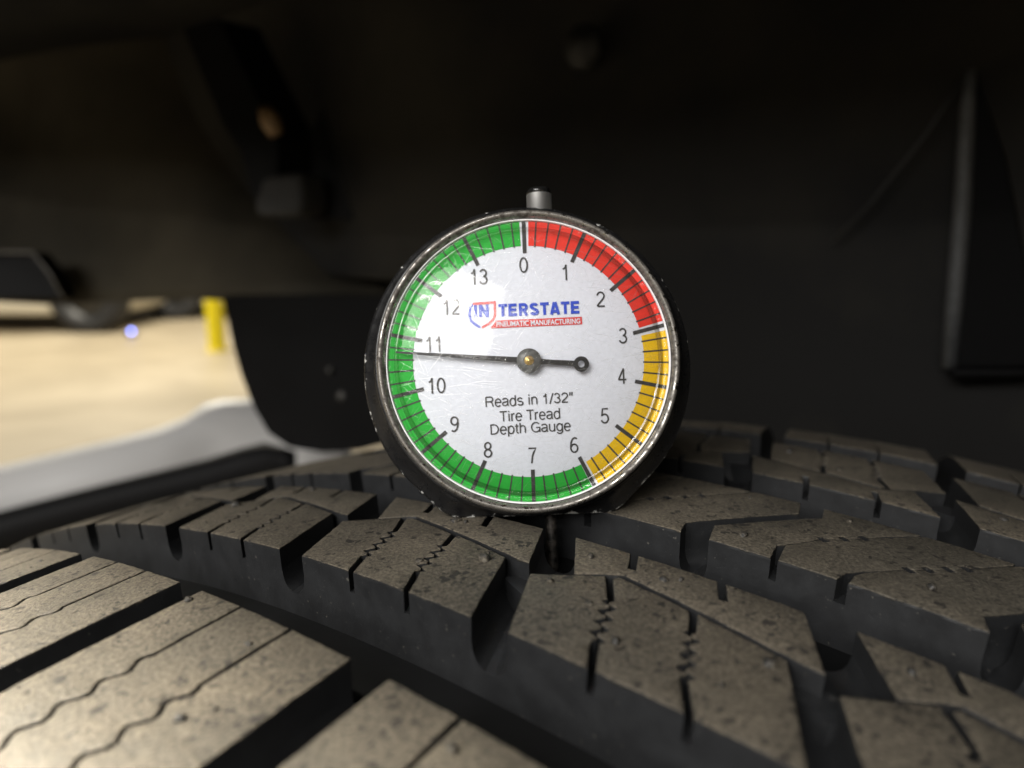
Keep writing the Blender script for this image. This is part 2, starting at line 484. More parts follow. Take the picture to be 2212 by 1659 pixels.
# moulding nubs and crumbs left on the tread
def nub_mesh(seed):
    bm = bmesh.new(); bmesh.ops.create_icosphere(bm, subdivisions=2, radius=.0005)
    dl = bm.verts.layers.float.new('dust')
    for v in bm.verts:
        v.co *= 1 + .5 * noise.noise(v.co * 2500 + Vector((seed * 3.1, 0, 0)))
        v.co.z *= 1.0 if v.co.z > 0 else .5
        v[dl] = .55
    me = bpy.data.meshes.new('rubber_nub'); bm.to_mesh(me); bm.free(); me.materials.append(M_RUB)
    for p in me.polygons: p.use_smooth = True
    return me
NUB = [nub_mesh(i) for i in range(4)]
def frame_at(s, w, h=0):
    th = s / 1000 / R; n = UPw * math.cos(th) + TNw * math.sin(th); t = TNw * math.cos(th) - UPw * math.sin(th)
    mw = Matrix(((*t, 0), (*Aw, 0), (*n, 0), (0, 0, 0, 1))).transposed(); mw.translation = tp(s, w, h); return mw
nubs = [(8.2, 13.9), (22.8, 20.9), (47.0, 12.3), (29.0, 7.0), (36.2, 12.2), (47.2, 21.2), (60.5, 5.5), (57.8, 21.5), (54.0, 10.5), (76, 20.4), (74.6, 12.6), (86, 21.5), (-26, 12),
        (20, 43), (60, 42), (70, 60), (84, 44), (-9, 15), (-18.5, 24), (59.5, 92), (47, 100), (88, 85), (5, 100), (28, -18), (34, -29), (10.9, -16), (58, -17)]
for _ in range(90):
    w_ = random.choice((random.uniform(2, 24), random.uniform(39, 61), random.uniform(77, 108), random.uniform(-50, -16)))
    nubs.append((random.uniform(-60, 105), w_))
for i, (s, w) in enumerate(nubs):
    if not on_top(s, w): continue
    k = random.uniform(.8, 1.5) if i < 27 else random.uniform(.25, .6)
    link('rubber_nub', NUB[i % 4], tire, None, frame_at(s, w, .05) @ Matrix.Rotation(random.uniform(0, 6), 4, 'Z') @ Matrix.Diagonal((k * random.uniform(1, 1.5), k, k * random.uniform(.6, 1.3), 1)))

# ================================================================== DIAL GAUGE
YD = .111                                    # depth of the dial face in front of the lens
PX = YD / FPX * 1000                         # mm per photo pixel on the dial
ROLL = math.radians(2.1)
gx = Vector((math.cos(ROLL), 0, math.sin(ROLL))); gz = Vector((.012, -1, .02)).normalized()
gx = (gx - gz * gx.dot(gz)).normalized(); gy = gz.cross(gx)
Gc = Matrix(((*gx, 0), (*gy, 0), (*gz, 0), (0, 0, 0, 1))).transposed()
Gc.translation = Vector(((1142 - CX) / FPX * YD, YD, -(780 - CY) / FPX * YD))
G = M @ Gc @ Matrix.Diagonal((.001, .001, .001, 1))     # gauge geometry is written in mm
gauge = empty('tread_depth_gauge', G @ Vector((0, -24, -8)))
tag(gauge, 'round tire tread depth gauge with red, yellow and green dial standing on the tread', 'depth gauge')
def gl(px, py):
    dx, dy = (px - 1142) * PX, -(py - 780) * PX
    return (dx * math.cos(ROLL) + dy * math.sin(ROLL), -dx * math.sin(ROLL) + dy * math.cos(ROLL))

def case_mat():
    m, nt, b = mat('black_lacquer'); co = objco(nt)
    e = nt.nodes.new('ShaderNodeAttribute'); e.attribute_name = 'edge'
    n1 = noise_(nt, co, .5, 7, .72); n2 = noise_(nt, co, 3.5, 3, .6)
    chip = ramp(nt, math_(nt, 'ADD', math_(nt, 'MULTIPLY', e.outputs['Fac'], .19), n1), .775, .79)
    dust = ramp(nt, n2, .62, .72)
    c = mix(nt, math_(nt, 'MULTIPLY', dust, .10), (.009, .009, .0095), (.16, .14, .12))
    c = mix(nt, chip, c, (.62, .62, .60)); L(nt, c, b.inputs['Base Color'])
    b.inputs['Roughness'].default_value = .3
    L(nt, mix(nt, ramp(nt, n1, .35, .65), (.22,) * 3, (.42,) * 3), b.inputs['Roughness'])
    bump(nt, b, n1, .5, 3e-5)
    return m
M_CASE = case_mat()
def metal_mat(name, col, rough, dirt):
    m, nt, b = mat(name); co = objco(nt); b.inputs['Metallic'].default_value = 1
    n1 = noise_(nt, co, .55, 7, .72); n2 = noise_(nt, co, 5, 3, .6)
    d = ramp(nt, n1, .5 - dirt * .25, .72 - dirt * .25)
    L(nt, mix(nt, d, col, (.055, .047, .04)), b.inputs['Base Color'])
    L(nt, mix(nt, d, (rough,) * 3, (.62,) * 3), b.inputs['Roughness'])
    L(nt, math_(nt, 'SUBTRACT', 1, math_(nt, 'MULTIPLY', d, .7)), b.inputs['Metallic'])
    bump(nt, b, n2, .6, 1.2e-5); return m
M_BEZ = metal_mat('nickel_bezel', (.36, .345, .32), .19, .45)
M_CHR = metal_mat('chrome', (.95, .94, .92), .42, -1.2)
M_DARK = metal_mat('dark_steel', (.015, .015, .015), .5, .3)
M_BRASS = metal_mat('brass', (.75, .50, .18), .25, .15)

# case: round body with a flat foot, outline = hull of circle and foot
BR, BCY, FOOT, FHW = 25.75, -1.1, -24.0, 13.2
def case_outline(n=120):
    pts = [(BR * math.cos(2 * math.pi * i / n), BCY + BR * math.sin(2 * math.pi * i / n)) for i in range(n)]
    pts = [p for p in pts if p[1] > FOOT + 7.2]
    pts += [(-FHW, FOOT), (FHW, FOOT)]
    cx_, cy_ = 0, -3
    pts.sort(key=lambda p: math.atan2(p[1] - cy_, p[0] - cx_))
    out = []
    for i in range(len(pts)):
        a, b = Vector(pts[i]), Vector(pts[(i + 1) % len(pts)]); k = max(1, int((b - a).length / 1.4))
        for j in range(k): out.append(tuple(a + (b - a) * (j / k)))
    # soften the foot corners
    for _ in range(2): out = [tuple((Vector(out[i - 1]) + Vector(out[i]) * 2 + Vector(out[(i + 1) % len(out)])) / 4) for i in range(len(out))]
    return out
def build_case():
    bm = bmesh.new(); el = bm.verts.layers.float.new('edge'); o = case_outline(); n = len(o)
    # (inset, z, edge wear)
    lv = [(2.2, -14.0, 0), (.4, -13.8, .4), (0, -13.2, .2), (0, -8.0, 0), (0, -5.6, .3), (.12, -5.1, 1), (.5, -4.85, .6), (1.6, -4.3, .05), (2.6, -2.6, 0), (3.2, -2.2, 0)]
    rings = []
    for ins, z, e in lv:
        q = inset(o, ins); ring = []
        for x, y in q:
            v = bm.verts.new((x, y, z)); v[el] = e * (1.35 if y < -19 else 1); ring.append(v)
        rings.append(ring)
    for A, B in zip(rings, rings[1:]):
        for i in range(n): bm.faces.new((A[i], A[(i + 1) % n], B[(i + 1) % n], B[i]))
    bm.faces.new(rings[0][::-1]); bm.faces.new(rings[-1])
    bmesh.ops.recalc_face_normals(bm, faces=bm.faces[:])
    ob = from_bm('case', bm, gauge, M_CASE, G, smooth=True)
    return ob
build_case()
def lpart(name, prof, m, parent=gauge, n=128, smooth=True, mw=G):
    bm = bmesh.new(); lathe(bm, prof, n)
    bmesh.ops.recalc_face_normals(bm, faces=bm.faces[:])
    return from_bm(name, bm, parent, m, mw, smooth)
# bezel: rolled ring with a sloping inner wall
lpart('bezel', [(22.0, -2.6), (22.55, -2.2), (22.75, -.6), (22.7, .5), (22.5, 1.15), (22.2, 1.35), (21.85, 1.2), (21.55, .85), (21.4, .3), (21.3, -.3)], M_BEZ)
lpart('seam_ring', [(23.6, -2.7), (23.55, -2.2), (23.3, -1.9), (22.9, -1.9), (22.5, -2.2)], M_CASE)
# dial plate
def flat(name, col, rough=.55, spec=.3, namt=.05):
    return plain(name, col, rough, nscale=1.5, namt=namt, spec=spec)
M_WHITE = flat('dial_white', (.68, .70, .775)); M_INK = flat('ink_black', (.045, .043, .043), namt=.35)
M_RED = flat('ink_red', (.72, .035, .02)); M_YEL = flat('ink_yellow', (.80, .50, .005)); M_GRN = flat('ink_green', (.012, .36, .03))
M_BLUE = flat('ink_blue', (.03, .07, .50)); M_LRED = flat('logo_red', (.62, .06, .055))
dial = lpart('dial', [(0, 0), (21.3, 0), (21.3, -.5), (0, -.5)], M_WHITE, smooth=False)
lpart('dial_edge', [(21.3, -.02), (21.32, .5), (21.15, .5), (21.08, .03)], flat('edge_white', (.8, .8, .82)), dial)
def sub(name, bm, m, z=0, parent=None):
    o = from_bm(name, bm, parent or dial, m, G @ Matrix.Translation((0, 0, z))); return o
def ang(u): return math.radians(90 - u * 360 / 14)
def sector(name, u0, u1, r0, r1, m, z):
    bm = bmesh.new(); n = max(4, int(abs(u1 - u0) * 14)); prev = None
    for i in range(n + 1):
        a_ = ang(u0 + (u1 - u0) * i / n); p = (bm.verts.new((r0 * math.cos(a_), r0 * math.sin(a_), 0)), bm.verts.new((r1 * math.cos(a_), r1 * math.sin(a_), 0)))
        if prev: bm.faces.new((prev[0], p[0], p[1], prev[1]))
        prev = p
    bmesh.ops.recalc_face_normals(bm, faces=bm.faces[:])
    return sub(name, bm, m, z)
RI, RO = 17.35, 21.05
sector('red_band', .075, 2.93, RI, RO, M_RED, .05)
sector('yellow_band', 3.085, 5.93, RI, RO, M_YEL, .05)
sector('green_band', 6.04, 13.93, RI, RO, M_GRN, .05)
def tick(u, r0, r1, wd):
    a_ = ang(u); bm = bmesh.new(); d = Vector((math.cos(a_), math.sin(a_), 0)); n = Vector((-d.y, d.x, 0)) * wd / 2
    bm.faces.new([bm.verts.new(p) for p in (d * r0 - n, d * r1 - n, d * r1 + n, d * r0 + n)])
    bmesh.ops.recalc_face_normals(bm, faces=bm.faces[:])
    for f_ in bm.faces:
        if f_.normal.z < 0: f_.normal_flip()
    sub('tick_mark', bm, M_INK, .1)
for i in range(70):
    if i % 5 == 0: tick(i / 5, 16.25, 21.05, .58)
    else: tick(i / 5, 17.2, 21.05, .23)
# lettering
def text_mesh(s, size, bold=0, sx=1.0, space=1.0):
    cu = bpy.data.curves.new('t', 'FONT'); cu.body = s; cu.size = size; cu.align_x = 'CENTER'; cu.align_y = 'CENTER'
    cu.offset = bold; cu.space_character = space; cu.resolution_u = 6
    o = bpy.data.objects.new('t', cu); C.objects.link(o)
    me = bpy.data.meshes.new_from_object(o.evaluated_get(bpy.context.evaluated_depsgraph_get()))
    bpy.data.objects.remove(o); bpy.data.curves.remove(cu)
    xs = [v.co.x for v in me.vertices]; ys = [v.co.y for v in me.vertices]
    mx, my = (min(xs) + max(xs)) / 2, (min(ys) + max(ys)) / 2
    for v in me.vertices: v.co.x = (v.co.x - mx) * sx; v.co.y -= my
    return me, max(xs) - min(xs), max(ys) - min(ys)
def text(name, s, px, py, hpx, m, z=.12, wpx=None, bold=0, parent=None, rot=0, space=1.0):
    me, w_, h_ = text_mesh(s, 10, bold, 1, space)
    k = hpx * PX / h_; kx = k if wpx is None else wpx * PX / w_
    for v in me.vertices: v.co.x *= kx; v.co.y *= k
    x, y = gl(px, py); me.name = name
    return link(name, me, parent or dial, m, G @ Matrix.Translation((x, y, z)) @ Matrix.Rotation(math.radians(rot), 4, 'Z'))
def arc(cx_, cy_, rx, ry, a0, a1, n=22):
    return [(cx_ + rx * math.cos(math.radians(a0 + (a1 - a0) * i / n)), cy_ + ry * math.sin(math.radians(a0 + (a1 - a0) * i / n))) for i in range(n + 1)]
SW = .052                                     # half stroke width, digit height 1
GLY = {'0': [arc(.28, .5, .225, .45, 0, 360, 40)],
       '1': [[(.10, .715), (.20, .76), (.27, .84), (.305, .99)], [(.31, 1.0), (.31, 0)]],
       '2': [arc(.275, .715, .215, .235, 172, -28) + [(.40, .50), (.22, .30), (.09, .155), (.05, .055)], [(.05, .055), (.52, .055)]],
       '3': [arc(.265, .735, .19, .215, 160, -90, 26), arc(.265, .285, .22, .235, 90, -165, 30)],
       '4': [[(.37, 0), (.37, .97)], [(.37, .97), (.05, .29), (.05, .265), (.54, .265)]],
       '5': [[(.49, .945), (.15, .945), (.09, .48), (.14, .53)] + arc(.27, .325, .225, .275, 125, -160, 30)],
       '6': [arc(.275, .30, .215, .25, 0, 360, 36), arc(.33, .42, .27, .53, 62, 190, 20)],
       '7': [[(.04, .945), (.51, .945), (.37, .70), (.27, .42), (.22, 0)]],
       '8': [arc(.28, .735, .185, .21, 0, 360, 32), arc(.28, .275, .22, .23, 0, 360, 36)],
       '9': [arc(.285, .70, .215, .25, 0, 360, 36), arc(.23, .58, .27, .53, -118, 10, 20)]}
def numeral(s, px, py, hpx):
    bm = bmesh.new(); k = hpx * PX; x0 = 0; adv = .60
    tw = adv * (len(s) - 1) + .56
    for i, ch in enumerate(s):
        for q, st in enumerate(GLY[ch]):
            prev = None; P = [Vector((p[0] + i * adv - tw / 2, p[1] - .5)) for p in st]
            closed = (P[0] - P[-1]).length < 1e-4
            for j, p in enumerate(P):
                a_ = P[j - 1] if j else (P[-2] if closed else P[0]); b_ = P[j + 1] if j < len(P) - 1 else (P[1] if closed else P[-1])
                d = (b_ - a_).normalized(); n = Vector((-d.y, d.x)) * SW
                cur = [bm.verts.new(((p + n).x * k, (p + n).y * k, q * .012)), bm.verts.new(((p - n).x * k, (p - n).y * k, q * .012))]
                if prev: bm.faces.new((prev[0], prev[1], cur[1], cur[0]))
                prev = cur
    for f_ in bm.faces:
        f_.normal_update()
        if f_.normal.z < 0: f_.normal_flip()
    x, y = gl(px, py)
    from_bm('numeral', bm, dial, M_INK, G @ Matrix.Translation((x, y, .12)))
for s, px, py in (('0',1131,572),('1',1222,588),('2',1298,646),('3',1346,725),('4',1344,812),('5',1306,898),('6',1240,961),('7',1150,983),('8',1054,971),('9',982,916),('10',943,833),('11',938,744),('12',975,664),('13',1034,598)):
    numeral(s, px, py, 34)
LC = {  # lower case and capitals as strokes: (advance, strokes), x-height .72
 'a': (.56, [arc(.25, .55, .20, .19, 160, 0, 14) + [(.45, .12), (.47, .04), (.53, .03)], arc(.24, .21, .19, .18, 70, 290, 20) + [(.36, .08), (.45, .22)], [(.45, .42), (.30, .40), (.22, .38)]]),
 'd': (.58, [[(.48, 1.0), (.48, 0)], arc(.27, .35, .21, .37, 0, 360, 32)]),
 'e': (.56, [[(.05, .38), (.49, .38)] + arc(.27, .36, .22, .37, 5, 320, 30)]),
 'g': (.58, [arc(.27, .37, .21, .35, 0, 360, 32), [(.48, .72), (.48, .0)] + arc(.27, -.02, .21, .22, 0, -160, 16)]),
 'h': (.56, [[(.08, 1.0), (.08, 0)], [(.08, .40)] + arc(.27, .47, .19, .25, 170, 0, 14) + [(.46, 0)]]),
 'i': (.24, [[(.12, .74), (.12, 0)], [(.12, 1.0), (.12, .88)]]),
 'n': (.56, [[(.08, .74), (.08, 0)], [(.08, .40)] + arc(.27, .47, .19, .25, 170, 0, 14) + [(.46, 0)]]),
 'p': (.58, [[(.08, .74), (.08, -.28)], arc(.29, .37, .21, .37, 0, 360, 32)]),
 'r': (.35, [[(.08, .74), (.08, 0)], [(.08, .42)] + arc(.26, .48, .18, .22, 170, 75, 8)]),
 's': (.52, [arc(.25, .54, .18, .17, 25, 235, 16) + arc(.26, .19, .20, .18, 75, -160, 20)]),
 't': (.30, [[(.13, .92), (.13, .12), (.17, .04), (.27, .04)], [(.0, .70), (.27, .70)]]),
 'u': (.56, [[(.08, .74)] + arc(.27, .27, .19, .25, 180, 350, 16), [(.46, .74), (.46, 0)]]),
 'R': (.74, [[(.09, 0), (.09, .95)], [(.09, .95), (.42, .95)] + arc(.42, .72, .20, .23, 90, -90, 16) + [(.09, .49)], [(.40, .49), (.55, .38), (.60, .15), (.64, 0)]]),
 'T': (.60, [[(.30, 0), (.30, .95)], [(.02, .95), (.58, .95)]]),
 'D': (.74, [[(.09, 0), (.09, 1.0)], [(.09, .95), (.30, .95)] + arc(.30, .5, .34, .45, 90, -90, 26) + [(.09, .05)]]),
 'G': (.78, [arc(.40, .5, .33, .46, 40, 345, 34), [(.42, .46), (.70, .46)], [(.70, .50), (.70, 0)]]),
 '/': (.30, [[(.0, -.03), (.28, 1.02)]]), '"': (.36, [[(.12, 1.02), (.08, .68)], [(.28, 1.02), (.24, .68)]]), ' ': (.29, []),
 'E': (.66, [[(.13, 0), (.13, 1.0)], [(.02, .89), (.60, .89)], [(.02, .5), (.56, .5)], [(.02, .11), (.61, .11)]]),
 'S': (.68, [arc(.33, .72, .21, .17, 20, 240, 16) + arc(.33, .28, .22, .17, 70, -160, 20)]),
 'A': (.72, [[(.11, 0), (.33, .99)], [(.39, .99), (.61, 0)], [(.18, .25), (.54, .25)]]),
 'N': (.74, [[(.13, 0), (.13, 1.0)], [(.61, 0), (.61, 1.0)], [(.13, .98), (.61, .02)]]),
 'I': (.30, [[(.15, 0), (.15, 1.0)]]), 'RB': (.70, [[(.13, 0), (.13, 1.0)], [(.13, .89), (.40, .89)] + arc(.40, .68, .15, .21, 90, -90, 12) + [(.13, .47)], [(.36, .47), (.57, 0)]])}
for ch in '0123456789': LC[ch] = (.58, GLY[ch])
def stroke_text(chars, px, py, hpx, wpx, m, hw, rot=0, z=.12, bold=False):
    """px,py: centre of the line at half cap height"""
    bm = bmesh.new(); k = hpx * PX; x0 = 0; segs = []
    for ch in chars:
        key = 'RB' if bold and ch == 'R' else ch
        adv, sts = LC[key]
        if bold and ch == 'T': sts = [[(.30, 0), (.30, 1.0)], [(.0, .89), (.60, .89)]]
        segs += [[(x + x0, y) for x, y in st] for st in sts]; x0 += adv + (.06 if bold else .015)
    xs = [p[0] for st in segs for p in st]; mx = (min(xs) + max(xs)) / 2; kx = wpx * PX / (max(xs) - min(xs) + 2 * hw)
    for q, st in enumerate(segs):
        prev = None; P = [Vector(((p[0] - mx) * kx / k, p[1] - .5)) for p in st]
        closed = len(P) > 3 and (P[0] - P[-1]).length < 1e-4
        for i, p in enumerate(P):
            a_ = P[i - 1] if i else (P[-2] if closed else P[0]); b_ = P[i + 1] if i < len(P) - 1 else (P[1] if closed else P[-1])
            d = (b_ - a_).normalized(); n = Vector((-d.y, d.x)) * hw
            cur = [bm.verts.new(((p + n).x * k, (p + n).y * k, (q % 5) * .012)), bm.verts.new(((p - n).x * k, (p - n).y * k, (q % 5) * .012))]
            if prev: bm.faces.new((prev[0], prev[1], cur[1], cur[0]))
            prev = cur
    for f_ in bm.faces:
        f_.normal_update()
        if f_.normal.z < 0: f_.normal_flip()
    x, y = gl(px, py)
    from_bm('lettering', bm, dial, m, G @ Matrix.Translation((x, y, z)) @ Matrix.Rotation(math.radians(rot), 4, 'Z'))
stroke_text('Reads in 1/32"', 1143, 863, 22, 190, M_INK, .062, 1.0)
stroke_text('Tire Tread', 1144, 896, 22, 132, M_INK, .062, 1.0)
stroke_text('Depth Gauge', 1146, 923, 22, 174, M_INK, .062, 1.0)
# maker's logo: shield with IN, then TERSTATE over a red bar
stroke_text('TERSTATE', 1164, 667, 27, 182, M_BLUE, .115, .3, bold=True)
stroke_text('IN', 1040, 672, 27, 33, M_BLUE, .115, .3, bold=True)
def pxpoly(name, pts, m, z):
    bm = bmesh.new(); bm.faces.new([bm.verts.new((*gl(*p), 0)) for p in pts])
    for f_ in bm.faces:
        f_.normal_update()
        if f_.normal.z < 0: f_.normal_flip()
    return sub(name, bm, m, z)
pxpoly('logo_bar', [(1059, 709.5), (1258, 700.5), (1257, 684), (1072, 692.5)], M_LRED, .1)
text('lettering', 'PNEUMATIC MANUFACTURING', 1163, 697, 11.5, M_WHITE, z=.15, wpx=181, rot=.4, bold=.22)
pxpoly('shield_outline', [(1021, 656), (1014, 662), (1011.5, 680), (1015, 695), (1026, 704), (1037, 710), (1038, 704.5), (1028, 698.5), (1019.5, 691), (1016.5, 680), (1018, 664), (1022, 661)], M_BLUE, .1)
pxpoly('shield_outline', [(1021, 654), (1071, 650), (1072, 680), (1069, 690), (1058, 701), (1041, 710.5), (1041, 705), (1055, 697), (1064, 687), (1066.5, 679), (1066, 656), (1022, 659.5)], M_LRED, .1)

# pointer
def pointer():
    bm = bmesh.new()
    tip = Vector((*gl(858, 762), 0)); tail = Vector((*gl(1240, 786), 0)); rc = Vector((*gl(1254, 787), 0))
    d = (tail - tip).normalized(); n = Vector((-d.y, d.x, 0))
    z0, z1 = 1.0, 1.25
    hub = Vector((0, 0, 0))
    pr = [(tip, .14), (tip * .5, .30), (hub, .46), (tail * .5, .36), (tail, .42)]
    prev = None
    for p, h in pr:
        ring = [bm.verts.new(p + n * h + Vector((0, 0, z0))), bm.verts.new(p - n * h + Vector((0, 0, z0))), bm.verts.new(p - n * h + Vector((0, 0, z1))), bm.verts.new(p + n * h + Vector((0, 0, z1)))]
        if prev:
            for i in range(4): bm.faces.new((prev[i], prev[(i + 1) % 4], ring[(i + 1) % 4], ring[i]))
        else: bm.faces.new(ring)
        prev = ring
    bm.faces.new(prev[::-1])
    # eye at the tail
    b2 = bmesh.new(); lathe(b2, [(.5, z0), (1.15, z0), (1.15, z1 + .02), (.5, z1 + .02)], 32, closed=True)
    for v in b2.verts: v.co += rc
    me = bpy.data.meshes.new('t'); b2.to_mesh(me); b2.free(); bm.from_mesh(me); bpy.data.meshes.remove(me)
    bmesh.ops.recalc_face_normals(bm, faces=bm.faces[:])
    return from_bm('pointer', bm, gauge, flat('pointer_black', (.012, .012, .013), .35, .5), G)
ptr = pointer()
lpart('hub', [(0, 1.6), (.9, 1.6), (1.75, 1.45), (1.85, 1.2), (1.85, .9), (1.2, .1)], plain('hub_grey', (.09, .09, .085), .4, nscale=2, namt=.4), ptr, 40)
lpart('spindle', [(0, 1.95), (.25, 1.95), (.3, 1.85), (.62, 1.9), (.72, 1.75), (.72, 1.55)], M_BRASS, ptr, 32)

# clear lens with scratches
def lens_mat():
    m, nt, b = mat('scratched_acrylic'); nt.nodes.remove(b); out = nt.nodes['Material Output']; co = objco(nt)
    tr = nd(nt, 'ShaderNodeBsdfTransparent', Color=(.97, .975, .97, 1))
    gs = nd(nt, 'ShaderNodeBsdfGlossy', Color=(1, 1, 1, 1), Roughness=.06)
    hz = nd(nt, 'ShaderNodeBsdfGlossy', Color=(1, 1, 1, 1), Roughness=.34)
    df = nd(nt, 'ShaderNodeBsdfDiffuse', Color=(.8, .8, .8, 1))
    tot = None
    rnd = random.Random(3)
    for i in range(13):
        m0 = nt.nodes.new('ShaderNodeMapping'); L(nt, co, m0.inputs[0]); m0.inputs['Rotation'].default_value = (0, 0, rnd.uniform(0, 3.14))
        mp = nt.nodes.new('ShaderNodeMapping'); L(nt, m0.outputs[0], mp.inputs[0]); mp.inputs['Location'].default_value = (rnd.uniform(-50, 50), rnd.uniform(-50, 50), i * 7.3)
        mp.inputs['Scale'].default_value = (.11 + .12 * rnd.random(), 5.5 + 3 * rnd.random(), .02)
        n = noise_(nt, mp.outputs[0], 1.0, 1.0, .4, .25)
        s = ramp(nt, n, .725, .76)
        tot = s if tot is None else math_(nt, 'MAXIMUM', tot, s)
    fine = noise_(nt, co, 6, 4, .7); smear = ramp(nt, noise_(nt, co, .16, 3, .6), .35, .75)
    bp = nd(nt, 'ShaderNodeBump', Strength=1.0, Distance=5e-6); L(nt, math_(nt, 'ADD', math_(nt, 'MULTIPLY', fine, .25), tot), bp.inputs['Height'])
    for g in (gs, hz): L(nt, bp.outputs[0], g.inputs['Normal'])
    fr = nd(nt, 'ShaderNodeFresnel', IOR=1.45); L(nt, bp.outputs[0], fr.inputs['Normal'])
    m1 = nt.nodes.new('ShaderNodeMixShader'); L(nt, math_(nt, 'MULTIPLY', fr.outputs[0], .62, True), m1.inputs[0]); L(nt, tr.outputs[0], m1.inputs[1]); L(nt, gs.outputs[0], m1.inputs[2])
    m2 = nt.nodes.new('ShaderNodeMixShader')
    L(nt, math_(nt, 'ADD', math_(nt, 'MULTIPLY', smear, .005), math_(nt, 'MULTIPLY', tot, .16)), m2.inputs[0]); L(nt, m1.outputs[0], m2.inputs[1]); L(nt, hz.outputs[0], m2.inputs[2])
    m3 = nt.nodes.new('ShaderNodeMixShader'); L(nt, math_(nt, 'MULTIPLY', tot, .04), m3.inputs[0]); L(nt, m2.outputs[0], m3.inputs[1]); L(nt, df.outputs[0], m3.inputs[2])
    L(nt, m3.outputs[0], out.inputs[0]); return m
RD = 62.0
prof = [(r_, 3.9 - (RD - math.sqrt(RD * RD - r_ * r_))) for r_ in [19.2 * i / 26 for i in range(27)]]
z_e = prof[-1][1]
prof += [(19.75, z_e - .28), (20.15, z_e - .62), (20.4, z_e - 1.0), (20.6, .6), (21.1, .25)]
lpart('lens', prof, lens_mat(), n=192)

mr_, nr_, br_ = mat('lens_rim_acrylic'); nr_.nodes.remove(br_)
t_ = nd(nr_, 'ShaderNodeBsdfTransparent', Color=(.78, .78, .76, 1)); g_ = nd(nr_, 'ShaderNodeBsdfGlossy', Roughness=.12); x_ = nr_.nodes.new('ShaderNodeMixShader'); x_.inputs[0].default_value = .05
L(nr_, t_.outputs[0], x_.inputs[1]); L(nr_, g_.outputs[0], x_.inputs[2]); L(nr_, x_.outputs[0], nr_.nodes['Material Output'].inputs[0])
lpart('lens_rim', [(19.35, .75), (19.6, .9), (19.95, .9), (20.1, .7)], mr_, n=160)
# plunger button on top and probe below, on one axis behind the dial
ST = Vector(((1181 - 1142) * PX * 1.06, 0, -7.0))
stem = Matrix.Translation(ST) @ Matrix.Rotation(math.radians(-90), 4, 'X')      # lathe z -> gauge +y
lpart('plunger_button', [(0, 27.0), (1.9, 27.0), (2.0, 26.9), (2.0, 23.2), (2.4, 23.0), (2.4, 20.0)], M_CHR, gauge, 40, mw=G @ stem)
lpart('button_dark_top', [(0, 28.05), (1.2, 28.0), (1.7, 27.85), (1.9, 27.5), (1.94, 27.0), (1.9, 26.98)], plain('cap_dark_reflection', (.01, .01, .01), .2, nscale=2), gauge, 40, mw=G @ stem)  # black top stands for a dark reflection in the chrome
pb = [(0, -33.4), (.5, -33.3), (.85, -32.8)]
z = -32.6
while z < -24: pb += [(.85, z), (.98, z + .14), (.85, z + .28)]; z += .34
pb += [(1.0, -23.8), (1.0, -20)]
lpart('probe', pb, M_DARK, gauge, 28, mw=G @ stem)

# ================================================================== WHEEL WELL
def liner_mat():
    m, nt, b = mat('liner_plastic'); co = objco(nt)
    n = noise_(nt, co, 7, 5, .6); n2 = noise_(nt, co, 900, 2)
    c = mix(nt, ramp(nt, n, .42, .66), (.008, .0078, .0076), (.022, .020, .016))
    L(nt, c, b.inputs['Base Color']); b.inputs['Roughness'].default_value = .68; b.inputs['Specular IOR Level'].default_value = .2
    bump(nt, b, n2, .3, .0004); return m
M_LIN = liner_mat()
M_BLK = plain('black_plastic', (.0025, .0025, .0027), .6, nscale=20, spec=.08)
liner = empty('wheel_arch_liner', Cw + Aw * .236 + Vector((0, 0, -.05)))
tag(liner, 'dark moulded plastic wheel arch liner behind and above the tire', 'wheel arch liner')
WI = .262
def wp(q, zz, w=WI):
    """point on the inner wall: q along the car (m, toward the camera's right), zz height above the wheel centre"""
    return Cw + Aw * w + TNw.xyz * q + Vector((0, 0, zz))
TH = Vector((TNw.x, TNw.y, 0)).normalized(); AH = Vector((Aw.x, Aw.y, 0)).normalized()
def wpt(q, zz, w=WI): return Vector((Cw.x, Cw.y, Cw.z)) + AH * w + TH * q + Vector((0, 0, zz))
# inner wall: gently bulged sheet
def wall_sheet():
    bm = bmesh.new(); nx, nz = 60, 36; g = []
    q0, q1, z0, z1 = -.75, .50, .02, .64
    for i in range(nx + 1):
        row = []
        for j in range(nz + 1):
            q = q0 + (q1 - q0) * i / nx; zz = z0 + (z1 - z0) * j / nz
            if q < -.17: zz = max(zz, .41)
            bul = .005 * math.sin(q * 9 + 1.1) * math.cos(zz * 8) + .006 * noise.noise(Vector((q * 6, zz * 6, 2)))
            row.append(bm.verts.new(wpt(q, zz, WI + bul)))
        g.append(row)
    for i in range(nx):
        for j in range(nz): 
            try: bm.faces.new((g[i][j], g[i + 1][j], g[i + 1][j + 1], g[i][j + 1]))
            except ValueError: pass
    bmesh.ops.remove_doubles(bm, verts=bm.verts, dist=1e-5)
    bmesh.ops.recalc_face_normals(bm, faces=bm.faces[:])
    o = from_bm('inner_wall', bm, liner, M_LIN, smooth=True)
    md = o.modifiers.new('s', 'SOLIDIFY'); md.thickness = .003; md.offset = 1
    return o
wall_sheet()
